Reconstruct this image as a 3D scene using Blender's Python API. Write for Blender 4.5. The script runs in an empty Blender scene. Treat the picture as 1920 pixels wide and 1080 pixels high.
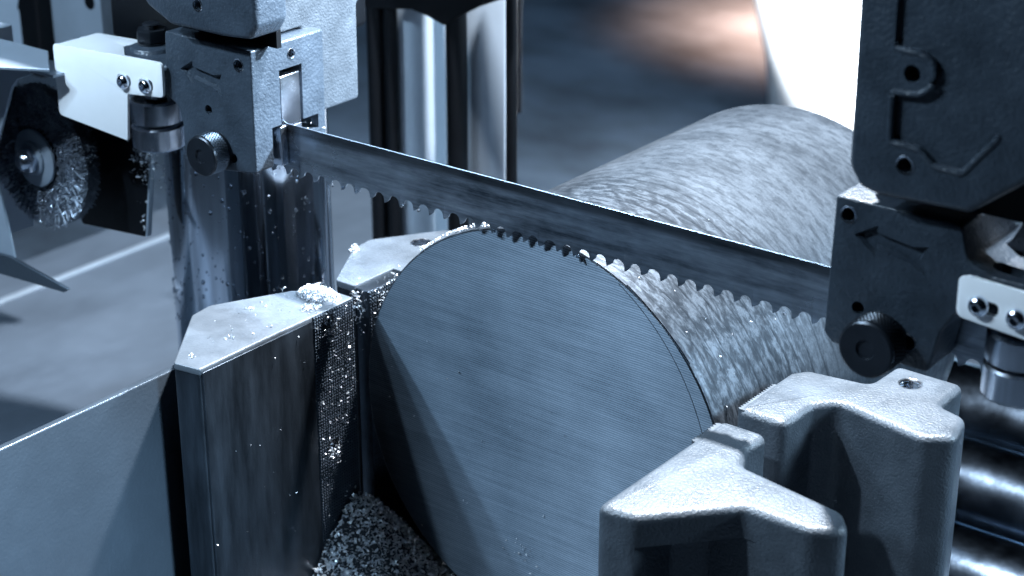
import bpy, bmesh, math, random
from mathutils import Vector, Matrix
random.seed(7)
PI = math.pi
S = 0.001                                   # all dimensions below are millimetres
C = bpy.context.scene.collection
scene = bpy.context.scene

# ------------------------------------------------------------------ camera
cam_d = bpy.data.cameras.new('camera'); cam = bpy.data.objects.new('camera', cam_d); C.objects.link(cam)
cam.location = (0.7768, -1.038, 0.6867)
cam.rotation_euler = (PI/2 - 0.40512, 0, 0.65648)
cam_d.sensor_width = 36; cam_d.lens = 3500/1920*36
cam_d.clip_start = 0.05; cam_d.clip_end = 60
cam_d.dof.use_dof = True; cam_d.dof.focus_distance = 1.40; cam_d.dof.aperture_fstop = 7.0
scene.camera = cam

# ------------------------------------------------------------------ world and lamps
w = bpy.data.worlds.new('World'); scene.world = w; w.use_nodes = True
bg = w.node_tree.nodes['Background']
bg.inputs['Color'].default_value = (0.17, 0.42, 0.85, 1); bg.inputs['Strength'].default_value = 0.004

def lamp(name, loc, tgt, power, color, sx, sy):
    d = bpy.data.lights.new(name, 'AREA'); d.energy = power; d.color = color
    d.shape = 'RECTANGLE'; d.size = sx*S; d.size_y = sy*S
    o = bpy.data.objects.new(name, d); C.objects.link(o)
    o.location = Vector(loc)*S
    o.rotation_euler = (Vector(tgt)-Vector(loc)).to_track_quat('-Z', 'Y').to_euler()
    return o
lamp('work_lamp', (10, 330, 1200), (0, 0, 80), 104, (0.89, 0.94, 1.0), 60, 45)
lamp('front_lamp', (-1075, -900, 1200), (0, 0, 0), 8.5, (0.54, 0.77, 1.0), 60, 60)
lamp('front_lamp', (-875, -900, 1222), (0, 0, 0), 5, (0.54, 0.77, 1.0), 60, 60)
lamp('front_lamp', (-600, -900, 1250), (0, 0, 0), 23, (0.62, 0.81, 1.0), 60, 60)  # third lamp added to brighten the right of the sawn face
lamp('side_lamp', (1500, 900, 800), (-250, 0, 150), 44, (0.56, 0.79, 1.0), 600, 400)
d = bpy.data.lights.new('guide_fill_spot', 'SPOT'); d.energy = 560; d.color = (0.72, 0.86, 1.0); d.spot_size = math.radians(20); d.spot_blend = 0.5; d.shadow_soft_size = 0.03  # added spot that brightens the right-hand faces of the left guide
o = bpy.data.objects.new('guide_fill_spot', d); C.objects.link(o); o.location = (0.60, 0.70, 0.90)
o.rotation_euler = (Vector((-0.27, 0.03, 0.27))-o.location).to_track_quat('-Z', 'Y').to_euler()
d = bpy.data.lights.new('plate_fill_spot', 'SPOT'); d.energy = 330; d.color = (0.52, 0.77, 1.0); d.spot_size = math.radians(19); d.spot_blend = 0.7; d.shadow_soft_size = 0.08  # added spot that washes out the work lamp's shadow on the side plate
o = bpy.data.objects.new('plate_fill_spot', d); C.objects.link(o); o.location = (1.20, -0.70, 0.50)
o.rotation_euler = (Vector((-0.24, -0.32, -0.12))-o.location).to_track_quat('-Z', 'Y').to_euler()
lamp('floor_fill', (-2500, 2900, 1800), (-2000, 3200, -900), 15, (0.36, 0.66, 1.0), 800, 800)  # bluish fill added above the far floor
scene.view_settings.view_transform = 'Standard'
scene.view_settings.look = 'None'
scene.view_settings.exposure = 0.0
scene.view_settings.gamma = 1.0
scene.view_settings.use_curve_mapping = False

# ------------------------------------------------------------------ materials
def mat(name, col, metal=0.0, rough=0.5, bump=0.0, bscale=300, var=0.0, vscale=20, vstretch=(1,1,1), rvar=0.0, spec=0.5, fine=0.0, bdist=0.001):
    m = bpy.data.materials.new(name); m.use_nodes = True
    nt = m.node_tree; N = nt.nodes; L = nt.links
    p = N['Principled BSDF']
    p.inputs['Base Color'].default_value = (*col, 1); p.inputs['Metallic'].default_value = metal
    p.inputs['Roughness'].default_value = rough; p.inputs['Specular IOR Level'].default_value = spec
    tc = N.new('ShaderNodeTexCoord')
    if var > 0 or rvar > 0:
        mp = N.new('ShaderNodeMapping'); mp.inputs['Scale'].default_value = vstretch
        L.new(tc.outputs['Object'], mp.inputs['Vector'])
        n = N.new('ShaderNodeTexNoise'); n.inputs['Scale'].default_value = vscale; n.inputs['Detail'].default_value = 8; n.inputs['Roughness'].default_value = 0.65
        L.new(mp.outputs[0], n.inputs['Vector'])
        if var > 0:
            r = N.new('ShaderNodeValToRGB')
            r.color_ramp.elements[0].position = 0.3; r.color_ramp.elements[1].position = 0.72
            r.color_ramp.elements[0].color = (*[c*(1-var) for c in col], 1); r.color_ramp.elements[1].color = (*[min(1, c*(1+var)) for c in col], 1)
            L.new(n.outputs['Fac'], r.inputs['Fac']); L.new(r.outputs['Color'], p.inputs['Base Color'])
        if rvar > 0:
            mr = N.new('ShaderNodeMapRange'); mr.inputs['From Min'].default_value = 0.3; mr.inputs['From Max'].default_value = 0.7
            mr.inputs['To Min'].default_value = max(0.02, rough-rvar); mr.inputs['To Max'].default_value = min(1, rough+rvar)
            L.new(n.outputs['Fac'], mr.inputs['Value']); L.new(mr.outputs[0], p.inputs['Roughness'])
    if bump > 0:
        n2 = N.new('ShaderNodeTexNoise'); n2.inputs['Scale'].default_value = bscale; n2.inputs['Detail'].default_value = 3
        L.new(tc.outputs['Object'], n2.inputs['Vector'])
        b = N.new('ShaderNodeBump'); b.inputs['Strength'].default_value = bump; b.inputs['Distance'].default_value = bdist
        L.new(n2.outputs['Fac'], b.inputs['Height']); L.new(b.outputs['Normal'], p.inputs['Normal'])
    return m

M = {}
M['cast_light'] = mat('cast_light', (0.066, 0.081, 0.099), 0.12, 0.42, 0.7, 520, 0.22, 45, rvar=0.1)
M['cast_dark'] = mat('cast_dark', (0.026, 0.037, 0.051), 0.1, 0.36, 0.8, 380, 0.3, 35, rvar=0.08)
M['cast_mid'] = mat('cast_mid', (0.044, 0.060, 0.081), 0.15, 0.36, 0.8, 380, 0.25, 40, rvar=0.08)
M['white_paint'] = mat('white_paint', (0.86, 0.88, 0.90), 0, 0.38, 0.08, 500, 0.05, 12, rvar=0.08)
M['black'] = mat('black', (0.0025, 0.0034, 0.005), 0, 0.45, 0.1, 300, 0.3, 20, spec=0.2)
M['black_oxide'] = mat('black_oxide', (0.018, 0.023, 0.031), 0.5, 0.3, 0.1, 900, 0.3, 40)
M['steel'] = mat('steel', (0.55, 0.60, 0.68), 1, 0.22, 0.05, 800, 0.15, 40, rvar=0.08)
M['steel_bright'] = mat('steel_bright', (0.75, 0.80, 0.88), 1, 0.14)
M['machined'] = mat('machined', (0.10, 0.118, 0.14), 0.25, 0.42, 0.3, 500, 0.18, 35, rvar=0.1)
M['dark_steel'] = mat('dark_steel', (0.026, 0.034, 0.045), 0.7, 0.40, 0.08, 600, 0.55, 18, vstretch=(3, 3, 0.5), rvar=0.12)
M['grip'] = mat('grip', (0.04, 0.052, 0.068), 0.85, 0.34, 0, 1, 0.3, 60)
M['chip'] = mat('chip', (0.85, 0.90, 0.96), 0.6, 0.25)
M['chip_base'] = mat('chip_base', (0.05, 0.06, 0.075), 0.6, 0.5, 0.6, 300)
M['plate_grey'] = mat('plate_grey', (0.062, 0.081, 0.104), 0.5, 0.36, 0.3, 330, 0.12, 8, rvar=0.06)
M['sheet'] = mat('sheet', (0.30, 0.36, 0.43), 0.3, 0.38, 0.1, 400, 0.1, 15)
M['floor'] = mat('floor', (0.115, 0.155, 0.205), 0, 0.85, 0, 1, 0.6, 2.2, vstretch=(1, 1.4, 1), rvar=0.1)
M['tray'] = mat('tray', (0.082, 0.104, 0.134), 0.1, 0.4, 0, 1, 0.30, 5, vstretch=(1, 0.6, 1), rvar=0.1)
M['panel'] = mat('panel', (0.30, 0.36, 0.43), 0.0, 0.75, 0.05, 300, 0.1, 8)
M['knurl'] = mat('knurl', (0.20, 0.24, 0.29), 0.9, 0.3)
M['wire'] = mat('wire', (0.26, 0.30, 0.36), 0.7, 0.35, 0, 1, 0.4, 90)
M['water'] = mat('water', (0.9, 0.94, 1.0), 0, 0.03); M['water'].node_tree.nodes['Principled BSDF'].inputs['Transmission Weight'].default_value = 1; M['water'].node_tree.nodes['Principled BSDF'].inputs['IOR'].default_value = 1.33

def chrome():
    m = mat('chrome', (0.50, 0.56, 0.64), 1, 0.09); p = m.node_tree.nodes['Principled BSDF']
    p.inputs['Anisotropic'].default_value = 0.6; p.inputs['Anisotropic Rotation'].default_value = 0.25
    t = m.node_tree.nodes.new('ShaderNodeTangent'); t.direction_type = 'RADIAL'; t.axis = 'Z'
    m.node_tree.links.new(t.outputs[0], p.inputs['Tangent'])
    return m
M['chrome'] = chrome()
M['roller'] = mat('roller', (0.085, 0.115, 0.155), 1.0, 0.17, 0.05, 250, 0.4, 25, rvar=0.04, spec=0.7)
M['roller'].node_tree.nodes['Principled BSDF'].inputs['Specular Tint'].default_value = (0.55, 0.78, 1.0, 1)

def nd(nt, t, **kw):
    n = nt.nodes.new(t)
    for k, v in kw.items():
        if k in n.inputs: n.inputs[k].default_value = v
        else: setattr(n, k, v)
    return n

def blade_mat():
    m = mat('blade', (0.26, 0.30, 0.36), 0.9, 0.30); nt = m.node_tree; L = nt.links; p = nt.nodes['Principled BSDF']
    tc = nd(nt, 'ShaderNodeTexCoord')
    mp = nd(nt, 'ShaderNodeMapping'); mp.inputs['Scale'].default_value = (8, 1, 90); L.new(tc.outputs['Object'], mp.inputs[0])
    n = nd(nt, 'ShaderNodeTexNoise', Scale=1.0, Detail=9.0, Roughness=0.7); L.new(mp.outputs[0], n.inputs['Vector'])
    mp2 = nd(nt, 'ShaderNodeMapping'); mp2.inputs['Scale'].default_value = (9, 1, 22); L.new(tc.outputs['Object'], mp2.inputs[0])
    n2 = nd(nt, 'ShaderNodeTexNoise', Scale=1.0, Detail=5.0, Roughness=0.6); L.new(mp2.outputs[0], n2.inputs['Vector'])
    mx = nd(nt, 'ShaderNodeMath', operation='ADD'); L.new(n.outputs['Fac'], mx.inputs[0]); L.new(n2.outputs['Fac'], mx.inputs[1])
    r = nd(nt, 'ShaderNodeValToRGB'); e = r.color_ramp.elements
    e[0].position = 0.80/2; e[0].color = (0.05, 0.067, 0.09, 1); e[1].position = 1.22/2; e[1].color = (0.50, 0.58, 0.68, 1)
    h = nd(nt, 'ShaderNodeMath', operation='MULTIPLY'); h.inputs[1].default_value = 0.5
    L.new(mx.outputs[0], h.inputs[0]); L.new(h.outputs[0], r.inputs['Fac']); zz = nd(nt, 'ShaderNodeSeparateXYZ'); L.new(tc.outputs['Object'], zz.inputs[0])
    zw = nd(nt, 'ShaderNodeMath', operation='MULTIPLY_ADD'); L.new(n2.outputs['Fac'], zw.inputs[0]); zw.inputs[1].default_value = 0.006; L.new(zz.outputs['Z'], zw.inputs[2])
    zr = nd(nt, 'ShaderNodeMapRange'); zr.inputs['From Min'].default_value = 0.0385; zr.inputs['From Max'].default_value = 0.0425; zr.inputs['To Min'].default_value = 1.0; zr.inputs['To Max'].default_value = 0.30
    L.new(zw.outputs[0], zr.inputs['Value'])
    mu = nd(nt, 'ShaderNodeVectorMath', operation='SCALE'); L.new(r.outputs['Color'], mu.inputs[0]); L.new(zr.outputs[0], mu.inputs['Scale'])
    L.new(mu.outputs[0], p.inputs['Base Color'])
    mr = nd(nt, 'ShaderNodeMapRange'); mr.inputs['From Min'].default_value = .3; mr.inputs['From Max'].default_value = .7; mr.inputs['To Min'].default_value = .45; mr.inputs['To Max'].default_value = .22
    L.new(n2.outputs['Fac'], mr.inputs['Value']); L.new(mr.outputs[0], p.inputs['Roughness'])
    return m
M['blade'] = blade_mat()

def cut_face_mat():
    m = mat('cut_face', (0.42, 0.48, 0.55), 1.0, 0.52); nt = m.node_tree; L = nt.links; p = nt.nodes['Principled BSDF']
    tc = nd(nt, 'ShaderNodeTexCoord'); sx = nd(nt, 'ShaderNodeSeparateXYZ'); L.new(tc.outputs['Object'], sx.inputs[0])
    wob = nd(nt, 'ShaderNodeTexNoise', Scale=14.0, Detail=2.0); L.new(tc.outputs['Object'], wob.inputs['Vector'])
    a = nd(nt, 'ShaderNodeMath', operation='MULTIPLY_ADD'); L.new(sx.outputs['X'], a.inputs[0]); a.inputs[1].default_value = 0.05; L.new(sx.outputs['Z'], a.inputs[2])
    b = nd(nt, 'ShaderNodeMath', operation='MULTIPLY_ADD'); L.new(wob.outputs['Fac'], b.inputs[0]); b.inputs[1].default_value = 0.004; L.new(a.outputs[0], b.inputs[2])
    c = nd(nt, 'ShaderNodeMath', operation='MULTIPLY'); L.new(b.outputs[0], c.inputs[0]); c.inputs[1].default_value = 2*PI/0.0019
    s = nd(nt, 'ShaderNodeMath', operation='SINE'); L.new(c.outputs[0], s.inputs[0])
    # long streak noise along the cutting direction
    mp = nd(nt, 'ShaderNodeMapping'); mp.inputs['Scale'].default_value = (14, 1, 300); L.new(tc.outputs['Object'], mp.inputs[0])
    n = nd(nt, 'ShaderNodeTexNoise', Scale=1.0, Detail=4.0); L.new(mp.outputs[0], n.inputs['Vector'])
    gr = nd(nt, 'ShaderNodeTexNoise', Scale=900.0, Detail=2.0); L.new(tc.outputs['Object'], gr.inputs['Vector'])
    big = nd(nt, 'ShaderNodeTexNoise', Scale=13.0, Detail=6.0, Roughness=0.6); L.new(tc.outputs['Object'], big.inputs['Vector'])
    hs = nd(nt, 'ShaderNodeMath', operation='MULTIPLY_ADD'); L.new(s.outputs[0], hs.inputs[0]); hs.inputs[1].default_value = 0.27
    nh = nd(nt, 'ShaderNodeMath', operation='MULTIPLY'); nh.inputs[1].default_value = 0.55; L.new(n.outputs['Fac'], nh.inputs[0]); L.new(nh.outputs[0], hs.inputs[2])
    h2 = nd(nt, 'ShaderNodeMath', operation='MULTIPLY_ADD'); L.new(gr.outputs['Fac'], h2.inputs[0]); h2.inputs[1].default_value = 0.5; L.new(hs.outputs[0], h2.inputs[2])
    bm_ = nd(nt, 'ShaderNodeBump'); bm_.inputs['Strength'].default_value = 0.05; bm_.inputs['Distance'].default_value = 0.0004
    L.new(h2.outputs[0], bm_.inputs['Height']); L.new(bm_.outputs[0], p.inputs['Normal'])
    t = nd(nt, 'ShaderNodeMath', operation='MULTIPLY_ADD'); L.new(big.outputs['Fac'], t.inputs[0]); t.inputs[1].default_value = 0.9; L.new(h2.outputs[0], t.inputs[2])
    r = nd(nt, 'ShaderNodeValToRGB'); e = r.color_ramp.elements
    e[0].position = 0.25; e[0].color = (0.030, 0.043, 0.058, 1); e[1].position = 0.85; e[1].color = (0.138, 0.172, 0.212, 1)
    hh = nd(nt, 'ShaderNodeMath', operation='MULTIPLY'); hh.inputs[1].default_value = 0.55; L.new(t.outputs[0], hh.inputs[0]); L.new(hh.outputs[0], r.inputs['Fac'])
    L.new(r.outputs['Color'], p.inputs['Base Color'])
    p.inputs['Anisotropic'].default_value = 1.0
    tx = nd(nt, 'ShaderNodeCombineXYZ'); tx.inputs[0].default_value = 0.05; tx.inputs[2].default_value = 1.0
    L.new(tx.outputs[0], p.inputs['Tangent'])
    return m
M['cut_face'] = cut_face_mat()

def bar_mat():
    m = mat('bar_skin', (0.4, 0.45, 0.5), 0.65, 0.45); nt = m.node_tree; L = nt.links; p = nt.nodes['Principled BSDF']
    uv = nd(nt, 'ShaderNodeUVMap'); uv.uv_map = 'UVMap'      # u: arc length, v: along the axis, both in decimetres
    def noise(sc, rot, scale, detail, rough, dist=0.0):
        mp = nd(nt, 'ShaderNodeMapping'); mp.inputs['Scale'].default_value = (*sc, 1); mp.inputs['Rotation'].default_value = (0, 0, rot); L.new(uv.outputs[0], mp.inputs[0])
        n = nd(nt, 'ShaderNodeTexNoise', Scale=scale, Detail=detail, Roughness=rough, Distortion=dist); L.new(mp.outputs[0], n.inputs['Vector']); return n.outputs['Fac']
    def ramp(src, p0, p1, v0, v1):
        r = nd(nt, 'ShaderNodeMapRange'); r.interpolation_type = 'SMOOTHSTEP'
        for k, v in zip(('From Min', 'From Max', 'To Min', 'To Max'), (p0, p1, v0, v1)): r.inputs[k].default_value = v
        L.new(src, r.inputs['Value']); return r.outputs[0]
    def mul(a, c):
        k = nd(nt, 'ShaderNodeMath', operation='MULTIPLY'); L.new(a, k.inputs[0]); L.new(c, k.inputs[1]); return k.outputs[0]
    broad = noise((1.0, 1.4), 0.1, 1.1, 4.0, 0.55)
    patch = noise((3.6, 8.0), 0.10, 1.8, 11.0, 0.72, 0.5)
    fleck = noise((9, 13), 0.12, 1.6, 6.0, 0.65)
    grain = noise((60, 70), 0, 1.0, 3.0, 0.6)
    tone = mul(ramp(patch, 0.36, 0.60, 0.46, 1.0), mul(ramp(fleck, 0.32, 0.58, 0.66, 1.0), mul(ramp(broad, 0.3, 0.7, 0.62, 1.2), ramp(grain, 0.2, 0.8, 0.75, 1.2))))
    # rolling marks round the bar near the sawn end, fading further back
    sx = nd(nt, 'ShaderNodeSeparateXYZ'); L.new(uv.outputs[0], sx.inputs[0])
    k = nd(nt, 'ShaderNodeMath', operation='MULTIPLY_ADD'); L.new(broad, k.inputs[0]); k.inputs[1].default_value = 0.25; L.new(sx.outputs['Y'], k.inputs[2])
    k1 = nd(nt, 'ShaderNodeMath', operation='MULTIPLY_ADD'); L.new(sx.outputs['X'], k1.inputs[0]); k1.inputs[1].default_value = 0.07; L.new(k.outputs[0], k1.inputs[2])
    k2 = nd(nt, 'ShaderNodeMath', operation='MULTIPLY'); L.new(k1.outputs[0], k2.inputs[0]); k2.inputs[1].default_value = 1/0.155
    fr = nd(nt, 'ShaderNodeMath', operation='FRACT'); L.new(k2.outputs[0], fr.inputs[0])
    saw = ramp(fr.outputs[0], 0.0, 0.22, 0.35, 1.0)
    fade = ramp(sx.outputs['Y'], 0.9, 2.2, 0.0, 1.0)
    mx = nd(nt, 'ShaderNodeMath', operation='MAXIMUM'); L.new(saw, mx.inputs[0]); L.new(fade, mx.inputs[1])
    stain = nd(nt, 'ShaderNodeMath', operation='MAXIMUM'); L.new(ramp(patch, 0.42, 0.60, 0.38, 1.0), stain.inputs[0]); L.new(ramp(sx.outputs['Y'], 0.6, 1.8, 0.0, 1.0), stain.inputs[1])
    tone2 = mul(mul(tone, mx.outputs[0]), stain.outputs[0])
    r = nd(nt, 'ShaderNodeValToRGB'); e = r.color_ramp.elements
    e[0].position = 0.05; e[0].color = (0.010, 0.015, 0.022, 1); e[1].position = 1.0; e[1].color = (0.106, 0.128, 0.155, 1)
    L.new(tone2, r.inputs['Fac']); L.new(r.outputs['Color'], p.inputs['Base Color'])
    bp = nd(nt, 'ShaderNodeBump'); bp.inputs['Strength'].default_value = 0.07; bp.inputs['Distance'].default_value = 0.0008
    L.new(tone2, bp.inputs['Height']); L.new(bp.outputs[0], p.inputs['Normal'])
    L.new(ramp(fleck, 0.3, 0.7, 0.58, 0.42), p.inputs['Roughness'])
    return m
M['bar_skin'] = bar_mat()

# ------------------------------------------------------------------ mesh helpers
ORG = {}
def finish(bm, sharp=32):
    bmesh.ops.recalc_face_normals(bm, faces=bm.faces)
    for f in bm.faces: f.smooth = True
    for e in bm.edges:
        e.smooth = not (len(e.link_faces) == 2 and e.calc_face_angle(0) > math.radians(sharp))
def obj(name, bm, m, parent=None, sharp=32, norm=True):
    """link a bmesh (world millimetres) as one mesh object"""
    if norm: finish(bm, sharp)
    if parent is None:
        xs = [v.co.x for v in bm.verts]; ys = [v.co.y for v in bm.verts]; zs = [v.co.z for v in bm.verts]
        org = Vector(((min(xs)+max(xs))/2, (min(ys)+max(ys))/2, min(zs)))
    else: org = ORG[parent.name]
    for v in bm.verts: v.co = (v.co-org)*S
    me = bpy.data.meshes.new(name); bm.to_mesh(me); bm.free()
    if m is not None: me.materials.append(M[m] if isinstance(m, str) else m)
    o = bpy.data.objects.new(name, me); C.objects.link(o)
    if parent is None: o.location = org*S
    else: o.parent = parent
    ORG[o.name] = org
    return o
def thing(name, label, cat, loc, group=None):
    o = bpy.data.objects.new(name, None); C.objects.link(o); o.location = Vector(loc)*S; o.empty_display_size = 0.02
    ORG[o.name] = Vector(loc); return tag(o, label, cat, group)
def tag(o, label=None, cat=None, group=None, kind=None):
    if label: o['label'] = label
    if cat: o['category'] = cat
    if group: o['group'] = group
    if kind: o['kind'] = kind
    return o
def P3(axis, a, b, h):
    return {'z': (a, b, h), 'y': (a, h, b), 'x': (h, a, b)}[axis]
def prism(bm, poly, h0, h1, axis='z', taper=0.0):
    """extrude a polygon; taper shrinks the h1 end toward its centre"""
    n = len(poly); cx = sum(p[0] for p in poly)/n; cy = sum(p[1] for p in poly)/n
    A = [bm.verts.new(P3(axis, p[0], p[1], h0)) for p in poly]
    if taper:
        ar = sum(poly[i-1][0]*poly[i][1]-poly[i][0]*poly[i-1][1] for i in range(n)); sg = 1 if ar > 0 else -1; q = []
        for i in range(n):
            p = Vector(poly[i]); a = (p-Vector(poly[i-1])).normalized(); b = (Vector(poly[(i+1) % n])-p).normalized()
            na = Vector((-a.y, a.x))*sg; nb = Vector((-b.y, b.x))*sg; m_ = na+nb
            m_ = m_/max(0.35, m_.dot(m_)/2) if m_.length > 1e-6 else na
            q.append((p.x+m_.x*taper, p.y+m_.y*taper))
    else: q = poly
    B = [bm.verts.new(P3(axis, *p, h1)) for p in q]
    fs = [bm.faces.new(A[::-1]), bm.faces.new(B)]
    for i in range(n): fs.append(bm.faces.new((A[i], A[(i+1) % n], B[(i+1) % n], B[i])))
    return A, B, fs
def box(bm, x0, x1, y0, y1, z0, z1):
    return prism(bm, [(x0, y0), (x1, y0), (x1, y1), (x0, y1)], z0, z1)
def bevel(bm, wdt, seg=3, ang=28):
    bmesh.ops.recalc_face_normals(bm, faces=bm.faces)
    es = [e for e in bm.edges if len(e.link_faces) == 2 and e.calc_face_angle(0) > math.radians(ang)]
    bmesh.ops.bevel(bm, geom=es, offset=wdt, segments=seg, profile=0.5, affect='EDGES', clamp_overlap=True)
def rpoly(pts, seg=6):
    """round the corners of a polygon; points are (a, b, radius)"""
    out = []; n = len(pts)
    for i in range(n):
        p = Vector(pts[i][:2]); r = pts[i][2] if len(pts[i]) > 2 else 0
        if r <= 0: out.append((p.x, p.y)); continue
        a = Vector(pts[i-1][:2])-p; b = Vector(pts[(i+1) % n][:2])-p
        la, lb = a.length, b.length; a.normalize(); b.normalize()
        half = math.acos(max(-1, min(1, a.dot(b))))/2
        t = min(r/math.tan(half), la*0.48, lb*0.48)
        p0, p1 = p+a*t, p+b*t
        for k in range(seg+1):
            u = k/seg; q = p0*(1-u)**2 + p*2*u*(1-u) + p1*u*u
            out.append((q.x, q.y))
    return out
def ring_pts(c, r, axis, h, n):
    return [Vector(P3(axis, c[0]+r*math.cos(2*PI*i/n), c[1]+r*math.sin(2*PI*i/n), h)) for i in range(n)]
def lathe(bm, prof, c, axis='z', n=48, cap=True):
    """prof: list of (radius, height along axis); c: centre in the plane across the axis"""
    R = [[bm.verts.new(p) for p in ring_pts(c, max(r, 0.01), axis, h, n)] for r, h in prof]
    for a, b in zip(R, R[1:]):
        for i in range(n): bm.faces.new((a[i], a[(i+1) % n], b[(i+1) % n], b[i]))
    if cap: bm.faces.new(R[0]); bm.faces.new(R[-1])
    return R
def tube(bm, pts, r, n=10):
    pts = [Vector(p) for p in pts]; R = []
    for i, p in enumerate(pts):
        d = (pts[min(i+1, len(pts)-1)]-pts[max(i-1, 0)]).normalized()
        u = d.cross(Vector((0, 0, 1)))
        if u.length < 0.05: u = d.cross(Vector((1, 0, 0)))
        u.normalize(); v = d.cross(u)
        R.append([bm.verts.new(p+u*r*math.cos(2*PI*k/n)+v*r*math.sin(2*PI*k/n)) for k in range(n)])
    for a, b in zip(R, R[1:]):
        for k in range(n): bm.faces.new((a[k], a[(k+1) % n], b[(k+1) % n], b[k]))
    bm.faces.new(R[0]); bm.faces.new(R[-1])
def rprism(poly, z0, z1, r, seg=5):
    """vertical prism whose top edge is rolled over with radius r"""
    n = len(poly); ar = sum(poly[i-1][0]*poly[i][1]-poly[i][0]*poly[i-1][1] for i in range(n)); sg = 1 if ar > 0 else -1
    def off(d):
        q = []
        for i in range(n):
            p = Vector(poly[i]); a = (p-Vector(poly[i-1])).normalized(); c = (Vector(poly[(i+1) % n])-p).normalized()
            m_ = Vector((-a.y, a.x))*sg+Vector((-c.y, c.x))*sg; m_ = m_/max(0.4, m_.dot(m_)/2)
            q.append((p.x+m_.x*d, p.y+m_.y*d))
        return q
    b = B(); rings = [[b.verts.new((*p, z0)) for p in poly]]
    for k in range(seg+1):
        t = PI/2*k/seg; rings.append([b.verts.new((*p, z1-r+r*math.sin(t))) for p in off(r*(1-math.cos(t)))])
    for A_, B_ in zip(rings, rings[1:]):
        for i in range(n): b.faces.new((A_[i], A_[(i+1) % n], B_[(i+1) % n], B_[i]))
    b.faces.new(rings[0][::-1]); b.faces.new(rings[-1])
    return b
def carve(bm, cutters):
    """boolean-subtract a list of bmeshes from bm, return a new bmesh"""
    bmesh.ops.recalc_face_normals(bm, faces=bm.faces)
    me = bpy.data.meshes.new('t'); bm.to_mesh(me); bm.free(); o = bpy.data.objects.new('t', me); C.objects.link(o)
    tmp = []
    for cb in cutters:
        bmesh.ops.recalc_face_normals(cb, faces=cb.faces)
        cm = bpy.data.meshes.new('c'); cb.to_mesh(cm); cb.free(); co = bpy.data.objects.new('c', cm); C.objects.link(co); tmp.append(co)
        md = o.modifiers.new('b', 'BOOLEAN'); md.operation = 'DIFFERENCE'; md.object = co; md.solver = 'EXACT'
    dg = bpy.context.evaluated_depsgraph_get(); dg.update()
    res = bpy.data.meshes.new_from_object(o.evaluated_get(dg))
    out = bmesh.new(); out.from_mesh(res)
    for x in tmp+[o]:
        d = x.data; bpy.data.objects.remove(x); bpy.data.meshes.remove(d)
    bpy.data.meshes.remove(res)
    return out
def B(): return bmesh.new()
def cyl(c, r, axis, h0, h1, n=32):
    b = B(); lathe(b, [(r, h0), (r, h1)], c, axis, n); return b
def bx(*a):
    b = B(); box(b, *a); return b
def pr(poly, h0, h1, axis='z', taper=0.0):
    b = B(); prism(b, poly, h0, h1, axis, taper); return b
def hole_rim(parent, c, r, axis, h, out, name='hole_rim', m='steel'):
    """bright chamfer ring around a drilled hole; out = +1/-1 outward along axis"""
    b = B(); lathe(b, [(r*1.28, h+out*0.05), (r*1.22, h+out*0.5), (r*1.02, h+out*0.3), (r*0.97, h-out*1.5)], c, axis, 32, cap=False)
    return obj(name, b, m, parent)
def button_screw(parent, x, z, y, r=6.5):
    """button-head hex socket screw facing -y"""
    b = B(); pf = [(r, y), (r, y-1.2), (r*0.93, y-2.6), (r*0.78, y-3.9), (r*0.55, y-4.8), (r*0.50, y-4.9)]
    R = lathe(b, pf, (x, z), 'y', 36, cap=False)
    hexr = [b.verts.new((x+r*0.46*math.cos(PI/3*i+0.3), y-4.9, z+r*0.46*math.sin(PI/3*i+0.3))) for i in range(6)]
    hexb = [b.verts.new((x+r*0.46*math.cos(PI/3*i+0.3), y-1.6, z+r*0.46*math.sin(PI/3*i+0.3))) for i in range(6)]
    for i in range(36):
        k = int(((2*PI*i/36-0.3) % (2*PI))/(PI/3)) % 6; k2 = int(((2*PI*(i+1)/36-0.3) % (2*PI))/(PI/3)) % 6
        b.faces.new((R[-1][i], R[-1][(i+1) % 36], hexr[k])) if k == k2 else b.faces.new((R[-1][i], R[-1][(i+1) % 36], hexr[k2], hexr[k]))
    for i in range(6): b.faces.new((hexr[i], hexr[(i+1) % 6], hexb[(i+1) % 6], hexb[i]))
    b.faces.new(hexb)
    return obj('screw', b, 'steel_bright', parent)

# chips: little curled shards of swarf
def shard(bm, p, size, nrm=None):
    d = Vector((random.gauss(0, 1), random.gauss(0, 1), random.gauss(0, 0.7))).normalized()
    u = d.cross(Vector((random.gauss(0, 1), random.gauss(0, 1), random.gauss(0, 1)))).normalized()
    v = d.cross(u); wd = size*random.uniform(0.3, 0.55); ln = size*random.uniform(0.7, 1.5); curl = random.uniform(0.6, 2.6)
    prev = None; pos = Vector(p)-d*ln/2; ang = -curl/2
    for k in range(4):
        a = bm.verts.new(pos-u*wd/2); c = bm.verts.new(pos+u*wd/2)
        if prev: bm.faces.new((prev[0], prev[1], c, a))
        prev = (a, c); pos = pos+(d*math.cos(ang)+v*math.sin(ang))*ln/3; ang += curl/3
def chips(name, label, pts, size=3.0, parent=None, cat='metal chips'):
    b = B()
    for p in pts: shard(b, p, size*random.uniform(0.5, 1.4))
    o = obj(name, b, 'chip', parent, norm=False)
    for f in o.data.polygons: f.use_smooth = False
    if parent is None: tag(o, label, cat, kind='stuff')
    else: o['kind'] = 'stuff'
    return o
def clump(c, rx, ry, rz, n):
    out = []
    for _ in range(n):
        a = random.uniform(0, 2*PI); r = math.sqrt(random.random())
        h = rz*(1-r*r)*random.random()
        out.append((c[0]+rx*r*math.cos(a), c[1]+ry*r*math.sin(a), c[2]+h+0.6))
    return out

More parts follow.
